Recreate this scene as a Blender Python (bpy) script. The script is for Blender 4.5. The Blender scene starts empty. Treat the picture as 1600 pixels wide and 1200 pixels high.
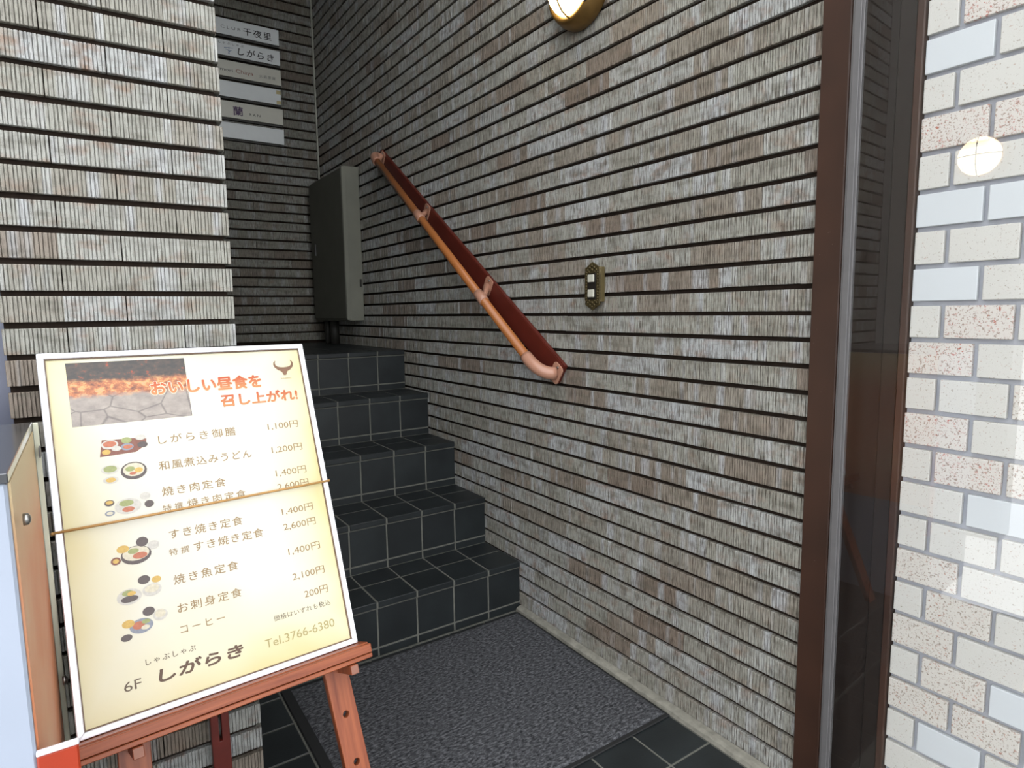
import bpy, bmesh, math, random
import numpy as np
from mathutils import Vector, Matrix
random.seed(7)
rng = np.random.default_rng(11)
scene = bpy.context.scene
col = scene.collection

# ------------------------------------------------------------------ camera, sky, exposure
CAM = Vector((-1.3648, -1.9679, 1.1878))
RIGHT = Vector((0.826625, -0.562573, -0.014231))
UP = Vector((0.076727, 0.087616, 0.993195))
FWD = Vector((0.557498, 0.822092, -0.115590))
FPX = 979.6
cd = bpy.data.cameras.new('camera')
cd.sensor_fit = 'HORIZONTAL'; cd.sensor_width = 36.0; cd.lens = FPX / 1600 * 36.0
cd.clip_start = 0.02; cd.clip_end = 200
cam = bpy.data.objects.new('camera', cd); col.objects.link(cam)
M = Matrix((RIGHT, UP, -FWD)).transposed().to_4x4(); M.translation = CAM
cam.matrix_world = M
scene.camera = cam

w = bpy.data.worlds.new('world'); scene.world = w; w.use_nodes = True
bg = w.node_tree.nodes['Background']
bg.inputs[0].default_value = (0.95, 0.975, 1.0, 1); bg.inputs[1].default_value = 1.0
scene.view_settings.view_transform = 'Standard'
scene.view_settings.look = 'None'
scene.view_settings.gamma = 1.0
scene.view_settings.use_curve_mapping = False
scene.view_settings.exposure = 1.95

# ------------------------------------------------------------------ node helpers
KREF = 0.55          # photographed tone -> reflectance under this exposure
def srgb(r, g, b):
    f = lambda c: (c / 255 / 12.92) if c / 255 <= 0.04045 else ((c / 255 + 0.055) / 1.055) ** 2.4
    return (f(r) * KREF, f(g) * KREF, f(b) * KREF, 1.0)

class NT:
    def __init__(s, name):
        s.m = bpy.data.materials.new(name); s.m.use_nodes = True
        s.t = s.m.node_tree; s.p = s.t.nodes['Principled BSDF']
    def n(s, kind, **kw):
        n = s.t.nodes.new(kind)
        for k, v in kw.items(): setattr(n, k, v)
        return n
    def l(s, a, b): s.t.links.new(a, b)
    def math(s, op, a, b=None, c=None):
        n = s.n('ShaderNodeMath', operation=op)
        for i, v in enumerate((a, b, c)):
            if v is None: continue
            if hasattr(v, 'is_linked'): s.l(v, n.inputs[i])
            else: n.inputs[i].default_value = v
        return n.outputs[0]
    def mix(s, f, a, b, blend='MIX'):
        n = s.n('ShaderNodeMix', data_type='RGBA', blend_type=blend)
        for k, v in ((0, f), (6, a), (7, b)):
            if hasattr(v, 'is_linked'): s.l(v, n.inputs[k])
            else: n.inputs[k].default_value = v
        return n.outputs[2]
    def ramp(s, fac, stops, interp='LINEAR'):
        n = s.n('ShaderNodeValToRGB'); n.color_ramp.interpolation = interp
        e = n.color_ramp.elements
        while len(e) < len(stops): e.new(0.5)
        for i, (p, c) in enumerate(stops):
            e[i].position = p; e[i].color = c if len(c) == 4 else (*c, 1)
        s.l(fac, n.inputs[0]); return n.outputs[0]
    def noise(s, vec, scale, detail=2, rough=0.5):
        n = s.n('ShaderNodeTexNoise'); n.inputs['Scale'].default_value = scale
        n.inputs['Detail'].default_value = detail; n.inputs['Roughness'].default_value = rough
        if vec is not None: s.l(vec, n.inputs['Vector'])
        return n.outputs[0]
    def comb(s, a, b, c=0.0):
        n = s.n('ShaderNodeCombineXYZ')
        for i, v in enumerate((a, b, c)):
            if hasattr(v, 'is_linked'): s.l(v, n.inputs[i])
            else: n.inputs[i].default_value = v
        return n.outputs[0]
    def obj(s): return s.n('ShaderNodeTexCoord').outputs['Object']
    def pos(s): return s.n('ShaderNodeNewGeometry').outputs['Position']
    def bump(s, h, strength, dist):
        n = s.n('ShaderNodeBump'); n.inputs['Strength'].default_value = strength
        n.inputs['Distance'].default_value = dist; s.l(h, n.inputs['Height'])
        s.l(n.outputs[0], s.p.inputs['Normal'])
    def set(s, color=None, rough=None, metal=None, spec=None, coat=None):
        if color is not None:
            if hasattr(color, 'is_linked'): s.l(color, s.p.inputs['Base Color'])
            else: s.p.inputs['Base Color'].default_value = color
        if rough is not None: s.p.inputs['Roughness'].default_value = rough
        if metal is not None: s.p.inputs['Metallic'].default_value = metal
        if spec is not None: s.p.inputs['Specular IOR Level'].default_value = spec
        if coat is not None: s.p.inputs['Coat Weight'].default_value = coat
        return s

GREY = lambda v: (v, v, v, 1)
def plain(name, c, rough=0.5, metal=0.0, var=0.12, scale=30, spec=0.5, coat=0.0, bump=0.0):
    t = NT(name); o = t.obj()
    f = t.noise(o, scale, 3)
    a = tuple(x * (1 - var) for x in c[:3]) + (1,); b = tuple(min(1, x * (1 + var)) for x in c[:3]) + (1,)
    t.set(t.ramp(f, [(0.3, a), (0.7, b)]), rough, metal, spec, coat)
    if bump: t.bump(t.noise(o, scale * 6, 3), bump, 0.001)
    return t.m

def brick_mat(name, axis, u0, z0, c, L, seed, warm=1.0, dark=1.0, streak=0.75):
    """striated glazed brick slip: each slip its own tone, vertical streaks, flashed ends, rust-brown patches"""
    t = NT(name)
    sx = t.n('ShaderNodeSeparateXYZ'); t.l(t.pos(), sx.inputs[0])
    u = sx.outputs[axis]; z = sx.outputs[2]
    row = t.math('FLOOR', t.math('DIVIDE', t.math('SUBTRACT', z, z0), c))
    par = t.math('MULTIPLY', t.math('FLOORED_MODULO', row, 2.0), L / 2)
    cu = t.math('DIVIDE', t.math('SUBTRACT', t.math('SUBTRACT', u, u0), par), L)
    cell = t.math('FLOOR', cu); fr = t.math('FRACT', cu)
    wn = t.n('ShaderNodeTexWhiteNoise', noise_dimensions='3D'); t.l(t.comb(cell, row, seed), wn.inputs[0])
    base = t.ramp(wn.outputs[0], [(0.0, srgb(160, 144, 130)), (0.12, srgb(178, 168, 154)), (0.3, srgb(187, 184, 172)), (0.55, srgb(194, 193, 182)),
                                  (0.8, srgb(204, 204, 196)), (1.0, srgb(214, 216, 215))])
    # flashed vertical bands, bluish white
    bands = t.noise(t.comb(t.math('MULTIPLY', u, 24.0), t.math('MULTIPLY', row, 7.31), seed), 1.0, 1)
    base = t.mix(t.ramp(bands, [(0.56, GREY(0)), (0.68, GREY(0.75))]), base, srgb(222, 225, 228))
    # rust-brown blotches, different from slip to slip
    blot = t.noise(t.comb(t.math('ADD', t.math('MULTIPLY', u, 16.0), t.math('MULTIPLY', row, 3.7)), t.math('MULTIPLY', z, 22.0), seed + 4), 1.0, 3, 0.6)
    amt = t.math('MULTIPLY', t.ramp(blot, [(0.52, GREY(0)), (0.72, GREY(0.60 * warm))]), t.math('ADD', wn.outputs[0], 0.3))
    base = t.mix(amt, base, srgb(172, 136, 112))
    # grey-black ash patches
    ash = t.noise(t.comb(t.math('MULTIPLY', u, 11.0), t.math('MULTIPLY', z, 34.0), seed + 9), 1.0, 3, 0.6)
    base = t.mix(t.ramp(ash, [(0.50, GREY(0)), (0.74, GREY(0.7))]), base, srgb(124, 120, 106))
    wn2 = t.n('ShaderNodeTexWhiteNoise', noise_dimensions='3D'); t.l(t.comb(cell, row, seed + 20), wn2.inputs[0])
    endb = t.math('MULTIPLY', t.math('GREATER_THAN', fr, 0.93), t.ramp(wn2.outputs[0], [(0.3, GREY(0)), (1.0, GREY(0.85))]))
    base = t.mix(endb, base, srgb(226, 227, 224))
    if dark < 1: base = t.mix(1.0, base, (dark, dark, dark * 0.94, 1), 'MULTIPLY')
    # fine vertical streaks and dark speckle of the glaze
    st = t.noise(t.comb(t.math('MULTIPLY', u, 300.0), t.math('MULTIPLY', z, 26.0), seed), 1.0, 2, 0.6)
    base = t.mix(t.ramp(st, [(0.34, GREY(streak)), (0.55, GREY(0))]), base, srgb(88, 76, 64))
    sp = t.noise(t.comb(t.math('MULTIPLY', u, 700.0), t.math('MULTIPLY', z, 420.0), seed), 1.0, 1)
    base = t.mix(t.ramp(sp, [(0.26, GREY(0.8)), (0.36, GREY(0))]), base, srgb(74, 60, 50))
    t.set(base, 0.5, spec=0.4)
    t.bump(t.math('ADD', st, t.math('MULTIPLY', sp, 0.7)), 0.7, 0.0013)
    return t.m

C_ = 0.06117; Z0 = 1.17333; TL = 0.213
MAT = {}
MAT['brick_r'] = brick_mat('brick_slip_right', 1, -0.393 - 10 * TL, Z0, C_, TL, 1.0)
MAT['brick_p'] = brick_mat('brick_slip_pillar', 0, -1.288 - TL / 2 - 10 * TL, Z0, C_, TL, 5.0, warm=1.3, streak=0.45)
CB = 0.0590; ZB = 2.1300; XB = -0.106
MAT['brick_b'] = brick_mat('brick_slip_back', 0, XB - 10 * TL, ZB, CB, TL, 9.0, dark=0.72)  # interior falloff put into the colour: same brick darkened for the back wall
MAT['brick_l'] = brick_mat('brick_slip_left', 1, -0.393 - 10 * TL, Z0, C_, TL, 13.0, dark=0.72)  # brick of the unseen left wall, darkened to cut bounce light
MAT['mortar'] = plain('dark_brown_mortar', srgb(52, 43, 37), 0.95, var=0.2, scale=60, spec=0.1)
MAT['fillet'] = plain('cement_fillet', srgb(165, 162, 150), 0.9, var=0.22, scale=40, spec=0.2, bump=0.6)
MAT['plaster'] = plain('stairwell_plaster', srgb(92, 88, 78), 0.95, var=0.05)
MAT['side_plaster'] = plain('pale_bounce_plaster', srgb(205, 203, 196), 0.9, var=0.04)  # kept pale so the added wall throws light onto the tile wall
MAT['ceiling'] = plain('ceiling_paint', srgb(110, 108, 98), 0.95, var=0.04)
MAT['pavement'] = plain('street_concrete', srgb(150, 150, 148), 0.9, var=0.12, scale=8)
MAT['grout'] = plain('grey_tile_grout', srgb(132, 132, 124), 0.9, var=0.12, scale=40, spec=0.2)
MAT['lightgrout'] = plain('pale_grey_grout', srgb(214, 217, 227), 0.9, var=0.05, scale=40, spec=0.2)
def slate_mat():
    t = NT('dark_slate_floor_tile'); p = t.pos()
    f = t.noise(p, 9, 3); g = t.noise(p, 160, 3)
    oi = t.n('ShaderNodeObjectInfo')
    c = t.ramp(f, [(0.3, srgb(38, 43, 45)), (0.7, srgb(52, 58, 60))])
    c = t.mix(t.math('MULTIPLY', oi.outputs['Random'], 0.5), c, srgb(34, 37, 39))
    t.set(c, 0.42, spec=0.45); t.bump(g, 0.35, 0.0008); return t.m
MAT['slate'] = slate_mat()
def brown_metal():
    t = NT('brown_painted_metal'); o = t.pos()
    f = t.noise(o, 5, 3); s = t.noise(o, 220, 1)
    c = t.ramp(f, [(0.3, srgb(66, 44, 34)), (0.7, srgb(82, 54, 41))])
    c = t.mix(t.ramp(s, [(0.80, GREY(0)), (0.83, GREY(0.6))]), c, srgb(170, 160, 150))
    t.set(c, 0.42, spec=0.4); return t.m
MAT['brown'] = brown_metal()
MAT['brown_shaded'] = plain('shaded_brown_recess_metal', srgb(44, 34, 29), 0.5, var=0.08, scale=6, spec=0.3)  # jamb brown darkened: shade of the recess put into the colour
MAT['silver'] = plain('brushed_aluminium', srgb(122, 120, 121), 0.55, 0.3, var=0.05, scale=60)
KREF = 0.9
MAT['frame_silver'] = plain('bright_silver_frame', srgb(240, 240, 246), 0.28, 0.35, var=0.02)
KREF = 0.55
MAT['steel'] = plain('grey_cabinet_paint', srgb(150, 150, 136), 0.5, var=0.08, scale=8, spec=0.4)
MAT['steel_shaded'] = plain('grey_cabinet_paint_shaded', srgb(128, 128, 116), 0.55, var=0.07, scale=8, spec=0.3)  # same cabinet grey, with the shade of its side face in the colour
MAT['pipe'] = plain('dark_iron_pipe', srgb(62, 60, 54), 0.6, var=0.15)
MAT['white_trim'] = plain('off_white_plastic_trim', srgb(205, 204, 190), 0.5, var=0.05)
KREF = 0.9
MAT['plate'] = plain('white_acrylic_plate', srgb(228, 232, 232), 0.3, var=0.02)
MAT['plate_old'] = plain('yellowed_acrylic_plate', srgb(205, 203, 190), 0.35, var=0.04, scale=12)
MAT['tan_tape'] = plain('tan_tape', srgb(190, 176, 130), 0.6)
KREF = 0.55
MAT['wine'] = plain('wine_red_painted_wood', srgb(110, 40, 28), 0.42, var=0.12, scale=20)
MAT['rail'] = plain('orange_tan_rail_vinyl', srgb(206, 128, 70), 0.35, var=0.05, scale=10)
MAT['bracket'] = plain('pinkish_brown_bracket_plastic', srgb(216, 160, 134), 0.3, var=0.05)
MAT['screw'] = plain('steel_screw', srgb(190, 188, 184), 0.3, 0.9)
MAT['brass'] = plain('aged_brass', srgb(176, 138, 80), 0.42, 0.7, var=0.12)
MAT['antique'] = plain('antique_bronze_cast', srgb(112, 98, 64), 0.45, 0.6, var=0.45, scale=140)
MAT['black'] = plain('black_plastic', srgb(38, 32, 28), 0.5)
MAT['button'] = plain('ivory_button_plastic', srgb(232, 230, 214), 0.35, var=0.03)
def wood_mat(name, a, b, ax=2):
    t = NT(name); o = t.obj(); sx = t.n('ShaderNodeSeparateXYZ'); t.l(o, sx.inputs[0])
    s = [90.0, 90.0, 90.0]; s[ax] = 5.0
    v = t.comb(*[t.math('MULTIPLY', sx.outputs[i], s[i]) for i in range(3)])
    f = t.noise(v, 1.0, 4, 0.6)
    t.set(t.ramp(f, [(0.3, a), (0.7, b)]), 0.42, spec=0.4); t.bump(f, 0.15, 0.0008); return t.m
MAT['wood'] = wood_mat('reddish_brown_easel_wood', srgb(150, 72, 40), srgb(196, 108, 66), 1)
MAT['wood_x'] = wood_mat('reddish_brown_ledge_wood', srgb(150, 72, 40), srgb(200, 112, 70), 0)
MAT['wood_end'] = plain('peg_end_grain', srgb(176, 120, 100), 0.6)
MAT['wood_dark'] = plain('dark_red_stained_wood', srgb(120, 40, 28), 0.45, var=0.15, scale=25)
MAT['rubber'] = plain('black_rubber', srgb(34, 35, 36), 0.7, var=0.1)
MAT['cord'] = plain('tan_elastic_cord', srgb(222, 170, 100), 0.6, var=0.06)
def carpet_mat():
    t = NT('charcoal_mat_pile'); p = t.pos(); sx = t.n('ShaderNodeSeparateXYZ'); t.l(p, sx.inputs[0])
    v = t.comb(t.math('MULTIPLY', sx.outputs[0], 70.0), t.math('MULTIPLY', sx.outputs[1], 150.0), 0.0)
    a = t.noise(v, 1.0, 3, 0.7); b = t.noise(p, 6, 2)
    c = t.ramp(a, [(0.34, srgb(44, 45, 47)), (0.5, srgb(96, 97, 101)), (0.66, srgb(146, 147, 151))])
    c = t.mix(t.math('MULTIPLY', b, 0.35), c, srgb(70, 70, 74))
    t.set(c, 0.95, spec=0.1); t.bump(a, 0.9, 0.004); return t.m
MAT['carpet'] = carpet_mat()
def white_tile(name, base, dens, spot_a, spot_b):
    t = NT(name); p = t.pos(); oi = t.n('ShaderNodeObjectInfo')
    sp = t.noise(p, 290, 2, 0.6); sp2 = t.noise(p, 175, 3, 0.7); big = t.noise(p, 18, 2)
    c = base
    if dens > 0:
        th = 0.70 - 0.10 * dens
        c = t.mix(t.ramp(sp, [(th, GREY(0)), (th + 0.04, GREY(0.8))]), c, spot_a)
        c = t.mix(t.math('MULTIPLY', t.ramp(sp2, [(th + .01, GREY(0)), (th + .05, GREY(0.85))]), t.ramp(big, [(0.35, GREY(0.3)), (0.6, GREY(1))])), c, spot_b)
    t.set(c, 0.45, spec=0.35); t.bump(sp, 0.15, 0.0006); return t.m
KREF = 0.74
TILEW = [white_tile('plain_white_wall_tile', srgb(224, 229, 233), 0, None, None),
         white_tile('faintly_speckled_wall_tile', srgb(224, 222, 216), 0.6, srgb(168, 158, 144), srgb(186, 146, 124)),
         white_tile('brown_speckled_wall_tile', srgb(227, 222, 214), 1.1, srgb(142, 122, 104), srgb(178, 118, 94)),
         white_tile('red_speckled_wall_tile', srgb(228, 222, 215), 1.2, srgb(150, 120, 102), srgb(188, 88, 66))]
def glass_mat(name, tint=(0.985, 0.987, 0.987, 1), rough=0.0):
    m = bpy.data.materials.new(name); m.use_nodes = True; t = m.node_tree; t.nodes.clear()
    out = t.nodes.new('ShaderNodeOutputMaterial'); mx = t.nodes.new('ShaderNodeMixShader')
    fr = t.nodes.new('ShaderNodeFresnel'); fr.inputs[0].default_value = 1.5
    tr = t.nodes.new('ShaderNodeBsdfTransparent'); tr.inputs[0].default_value = tint
    gl = t.nodes.new('ShaderNodeBsdfGlossy'); gl.inputs['Roughness'].default_value = rough
    ge = t.nodes.new('ShaderNodeNewGeometry'); inv = t.nodes.new('ShaderNodeMath'); inv.operation = 'SUBTRACT'; inv.inputs[0].default_value = 1.0
    t.links.new(ge.outputs['Backfacing'], inv.inputs[1])
    two = t.nodes.new('ShaderNodeMath'); two.operation = 'MULTIPLY'; two.inputs[1].default_value = 1.9; two.use_clamp = True
    fb = t.nodes.new('ShaderNodeMath'); fb.operation = 'MULTIPLY'      # both faces of the thin pane reflect, counted on entry
    t.links.new(fr.outputs[0], two.inputs[0]); t.links.new(two.outputs[0], fb.inputs[0]); t.links.new(inv.outputs[0], fb.inputs[1])
    t.links.new(fb.outputs[0], mx.inputs[0]); t.links.new(tr.outputs[0], mx.inputs[1])
    t.links.new(gl.outputs[0], mx.inputs[2]); t.links.new(mx.outputs[0], out.inputs[0]); return m
KREF = 0.55
MAT['glass'] = glass_mat('clear_door_glass')
def lamp_mat():
    t = NT('lit_opal_lamp_glass'); t.set((0.95, 0.9, 0.8, 1), 0.3)
    t.p.inputs['Emission Color'].default_value = (1.0, 0.78, 0.42, 1); t.p.inputs['Emission Strength'].default_value = 5.0
    return t.m
MAT['lamp'] = lamp_mat()

# ------------------------------------------------------------------ object helpers
def link(name, me, mat=None, parent=None):
    o = bpy.data.objects.new(name, me); col.objects.link(o)
    if mat is not None and me is not None:
        for mm in (mat if isinstance(mat, (list, tuple)) else [mat]): me.materials.append(mm)
    if parent is not None: o.parent = parent
    return o
def empty(name, loc=(0, 0, 0)):
    o = bpy.data.objects.new(name, None); o.empty_display_size = 0.05; o.location = loc; col.objects.link(o); return o
def tag(o, label, cat, group=None):
    o['label'] = label; o['category'] = cat
    if group: o['group'] = group
    return o
def struct(o, label=None):
    o['kind'] = 'structure'
    if label: o['label'] = label
    return o
def to_mesh(bm, name, smooth=False):
    me = bpy.data.meshes.new(name); bm.normal_update(); bm.to_mesh(me); bm.free()
    if smooth:
        for p in me.polygons: p.use_smooth = True
    return me
def bm_box(bm, lo, hi, mi=0):
    x0, y0, z0 = lo; x1, y1, z1 = hi
    v = [bm.verts.new(p) for p in ((x0, y0, z0), (x1, y0, z0), (x1, y1, z0), (x0, y1, z0), (x0, y0, z1), (x1, y0, z1), (x1, y1, z1), (x0, y1, z1))]
    fs = []
    for f in ((0, 3, 2, 1), (4, 5, 6, 7), (0, 1, 5, 4), (1, 2, 6, 5), (2, 3, 7, 6), (3, 0, 4, 7)):
        ff = bm.faces.new([v[i] for i in f]); ff.material_index = mi; fs.append(ff)
    return v, fs
def box_mesh(lo, hi, bevel=0.0, seg=1, name='box'):
    bm = bmesh.new(); bm_box(bm, lo, hi)
    if bevel > 0: bmesh.ops.bevel(bm, geom=bm.edges[:], offset=bevel, segments=seg, affect='EDGES', profile=0.5)
    return to_mesh(bm, name)
def box(name, lo, hi, mat, parent=None, bevel=0.0, seg=1):
    return link(name, box_mesh(lo, hi, bevel, seg, name), mat, parent)
def boxes(name, lst, mat, parent=None, bevel=0.0):
    bm = bmesh.new()
    for lo, hi in lst: bm_box(bm, lo, hi)
    if bevel > 0: bmesh.ops.bevel(bm, geom=bm.edges[:], offset=bevel, segments=1, affect='EDGES')
    return link(name, to_mesh(bm, name), mat, parent)
def tube_mesh(pts, r, seg=14, name='tube', caps=True):
    """tube along a polyline; r number or list"""
    pts = [Vector(p) for p in pts]; n = len(pts)
    rr = r if isinstance(r, (list, tuple)) else [r] * n
    bm = bmesh.new(); rings = []; ref = None
    for i, p in enumerate(pts):
        d = (pts[min(i + 1, n - 1)] - pts[max(i - 1, 0)]).normalized()
        if ref is None: ref = Vector((0, 0, 1)) if abs(d.z) < 0.9 else Vector((1, 0, 0))
        a = (ref - d * ref.dot(d)).normalized(); b = d.cross(a); ref = a
        rings.append([bm.verts.new(p + (a * math.cos(t) + b * math.sin(t)) * rr[i]) for t in [2 * math.pi * k / seg for k in range(seg)]])
    for A, B in zip(rings, rings[1:]):
        for k in range(seg): bm.faces.new((A[k], A[(k + 1) % seg], B[(k + 1) % seg], B[k]))
    if caps: bm.faces.new(rings[0][::-1]); bm.faces.new(rings[-1])
    bmesh.ops.recalc_face_normals(bm, faces=bm.faces[:])
    me = to_mesh(bm, name)
    for p in me.polygons: p.use_smooth = len(p.vertices) == 4
    return me
def lathe_mesh(prof, seg=40, name='lathe', close=False):
    """prof: (radius, height) along +Z"""
    bm = bmesh.new(); rings = []
    for r, h in prof:
        if r < 1e-6: rings.append([bm.verts.new((0, 0, h))])
        else: rings.append([bm.verts.new((r * math.cos(2 * math.pi * k / seg), r * math.sin(2 * math.pi * k / seg), h)) for k in range(seg)])
    pairs = list(zip(rings, rings[1:])) + ([(rings[-1], rings[0])] if close else [])
    for A, B in pairs:
        for k in range(seg):
            k2 = (k + 1) % seg
            if len(A) == 1 and len(B) == 1: continue
            if len(A) == 1: bm.faces.new((A[0], B[k2], B[k]))
            elif len(B) == 1: bm.faces.new((A[k], A[k2], B[0]))
            else: bm.faces.new((A[k], A[k2], B[k2], B[k]))
    bmesh.ops.recalc_face_normals(bm, faces=bm.faces[:])
    return to_mesh(bm, name, True)
def plate_mesh(outline, holes=(), extrude=0.01, name='plate', bevel=0.0):
    """flat outline (xy) with real holes, extruded in z (symmetric)"""
    cu = bpy.data.curves.new(name, 'CURVE'); cu.dimensions = '2D'; cu.fill_mode = 'BOTH'
    cu.extrude = max(extrude / 2 - bevel, 0); cu.bevel_depth = bevel; cu.bevel_resolution = 1
    for pts in [outline] + list(holes):
        s = cu.splines.new('POLY'); s.points.add(len(pts) - 1); s.use_cyclic_u = True
        for i, (x, y) in enumerate(pts): s.points[i].co = (x, y, 0, 1)
    o = bpy.data.objects.new('tmp', cu); col.objects.link(o); bpy.context.view_layer.update()
    me = bpy.data.meshes.new_from_object(o.evaluated_get(bpy.context.evaluated_depsgraph_get()))
    bpy.data.objects.remove(o); bpy.data.curves.remove(cu); me.materials.clear(); me.name = name
    return me
def circle(cx, cy, rx, ry=None, n=24):
    ry = rx if ry is None else ry
    return [(cx + rx * math.cos(2 * math.pi * k / n), cy + ry * math.sin(2 * math.pi * k / n)) for k in range(n)]
def text_mesh(body, wdt, hgt, bold=0.0, shear=0.0, spaced=True):
    """flat lettering fitted into wdt x hgt, lower left corner at the origin; weight from overlaid strokes"""
    cu = bpy.data.curves.new('lettering', 'FONT'); cu.body = body; cu.size = 1.0
    cu.shear = shear; cu.resolution_u = 3
    if spaced and len(body) > 1 and all(ord(ch) > 0x2000 for ch in body):
        cu.space_character = max(0.7, (wdt / (hgt / 0.9) - 0.9) / ((len(body) - 1) * 0.98))
    o = bpy.data.objects.new('tmp', cu); col.objects.link(o); bpy.context.view_layer.update()
    me = bpy.data.meshes.new_from_object(o.evaluated_get(bpy.context.evaluated_depsgraph_get()))
    bpy.data.objects.remove(o); bpy.data.curves.remove(cu)
    co = np.empty(len(me.vertices) * 3); me.vertices.foreach_get('co', co); co = co.reshape(-1, 3)
    lo, hi = co.min(0), co.max(0)
    co[:, 0] = (co[:, 0] - lo[0]) * wdt / max(hi[0] - lo[0], 1e-6)
    co[:, 1] = (co[:, 1] - lo[1]) * hgt / max(hi[1] - lo[1], 1e-6)
    co[:, 2] = 0
    F = [tuple(p.vertices) for p in me.polygons]; bpy.data.meshes.remove(me)
    sh = [(0, 0)] if bold <= 0 else [(bold * hgt * math.cos(k * math.pi / 3), bold * hgt * math.sin(k * math.pi / 3)) for k in range(6)] + [(0, 0)]
    VV = []; FF = []
    for k, (dx, dy) in enumerate(sh):
        FF += [tuple(i + len(co) * k for i in f) for f in F]; VV.append(co + np.array((dx, dy, k * 2e-6)))
    out = bpy.data.meshes.new('lettering'); out.from_pydata(np.concatenate(VV).tolist(), [], FF)
    return out
def to_cam(P):
    d = Vector(P) - CAM; z = d.dot(FWD)
    if z <= 0.05: return None
    return 800 + FPX * d.dot(RIGHT) / z, 600 - FPX * d.dot(UP) / z

# ------------------------------------------------------------------ brick slips
BH = 0.0497; BT = 0.012
def slip_mesh(L, ribs, seed):
    """one striated slip: x 0..L, front at y=0 (faces -y), z 0..BH; ribs with narrow grooves between"""
    r = random.Random(seed); prof = []
    cuts = [0.0]
    for k in range(1, ribs): cuts.append(k * L / ribs + r.uniform(-0.16, 0.16) * L / ribs)
    cuts.append(L)
    for k in range(ribs):
        a, b = cuts[k], cuts[k + 1]; g = 0.0009 + r.uniform(0, 0.0005); y = r.uniform(-0.0005, 0.0006)
        prof += [(a + 0.0004, 0.0036), (a + g, y), (b - g, y + r.uniform(-0.0004, 0.0004)), (b - 0.0004, 0.0036)]
    prof[0] = (0.0004, 0.0012); prof[-1] = (L - 0.0004, 0.0012)
    n = len(prof); ch = 0.0012
    V = []
    for x, y in prof: V.append((x, y + ch, 0.0))
    for x, y in prof: V.append((x, y, ch))
    for x, y in prof: V.append((x, y, BH - ch))
    for x, y in prof: V.append((x, y + ch, BH))
    b0 = len(V); V += [(0.0004, BT, 0), (L - 0.0004, BT, 0), (0.0004, BT, BH), (L - 0.0004, BT, BH)]
    F = []
    for j in range(3):
        for i in range(n - 1): F.append((j * n + i, j * n + i + 1, (j + 1) * n + i + 1, (j + 1) * n + i))
    F.append(tuple(range(n - 1, -1, -1)) + (b0, b0 + 1)); F.append(tuple(range(3 * n, 4 * n)) + (b0 + 3, b0 + 2))
    F.append((0, n, 2 * n, 3 * n, b0 + 2, b0)); F.append((n - 1, b0 + 1, b0 + 3, 4 * n - 1, 3 * n - 1, 2 * n - 1))
    return V, F
FULL = [slip_mesh(TL - 0.0012, 29, 100 + i) for i in range(5)]
HALF = [slip_mesh(TL / 2 - 0.0012, 15, 200 + i) for i in range(3)]
def slip_data(mat, tagname):
    out = {}
    for nm, lst in (('full', FULL), ('half', HALF)):
        out[nm] = []
        for V, F in lst:
            me = bpy.data.meshes.new('brick_slip_' + tagname); me.from_pydata(V, [], F); me.materials.append(mat); out[nm].append(me)
    return out
def row_cells(a, b, u0, L):
    """cells [p,q] covering a..b with joints at u0+k*L"""
    k = math.floor((a - u0) / L); out = []
    while True:
        p, q = max(a, u0 + k * L), min(b, u0 + (k + 1) * L)
        if p >= b - 1e-6: break
        if q - p > 0.012: out.append((p, q))
        k += 1
    return out
def brick_wall(parent, mat, tagname, place, cells, limit=300, skip=None):
    """cells: (u, z, length). place(u,z)->Matrix that puts the slip's lower left there. The largest in view are objects, the rest joined"""
    data = slip_data(mat, tagname); inds = []; rest = []
    for (u, z, L) in cells:
        Mx = place(u, z)
        pts = [to_cam(Mx @ Vector(p)) for p in ((0, 0, 0), (L, 0, 0), (L, 0, BH), (0, 0, BH))]
        area = 0
        if all(pts):
            cx = sum(p[0] for p in pts) / 4; cy = sum(p[1] for p in pts) / 4
            if -40 < cx < 1640 and -40 < cy < 1240:
                area = abs(sum(pts[i][0] * pts[(i + 1) % 4][1] - pts[(i + 1) % 4][0] * pts[i][1] for i in range(4))) / 2
                if skip and skip(cx, cy): area = 0
        inds.append((area, u, z, L, Mx))
    inds.sort(key=lambda a: -a[0])
    big = [i for i in inds if i[0] > 0][:limit]; ids = set(id(i) for i in big)
    rest = [i for i in inds if id(i) not in ids]
    for area, u, z, L, Mx in big:
        key = 'full' if L > TL * 0.7 else 'half'; LL = (TL if key == 'full' else TL / 2) - 0.0012
        o = bpy.data.objects.new('brick', random.choice(data[key])); col.objects.link(o); o.parent = parent
        jit = Matrix.Translation((0, random.uniform(-0.0008, 0.0008), random.uniform(-0.0005, 0.0005))) @ Matrix.Rotation(random.uniform(-0.002, 0.002), 4, 'Y')
        o.matrix_world = Mx @ jit @ Matrix.Diagonal(((L - 0.0012) / LL, 1, 1, 1))
    if rest:
        VV = []; FF = []; off = 0
        for area, u, z, L, Mx in rest:
            src = FULL if L > TL * 0.7 else HALF; LL = (TL if src is FULL else TL / 2) - 0.0012
            V, F = random.choice(src); A = np.array(V); A[:, 0] *= (L - 0.0012) / LL
            R = np.array(Mx); A = A @ R[:3, :3].T + R[:3, 3]
            VV.append(A); FF += [tuple(i + off for i in f) for f in F]; off += len(V)
        me = bpy.data.meshes.new('brick_field'); me.from_pydata(np.concatenate(VV).tolist(), [], FF); me.materials.append(mat)
        o = link('brick_field', me, None, parent); o['kind'] = 'stuff'
    return len(big), len(rest)

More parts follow.
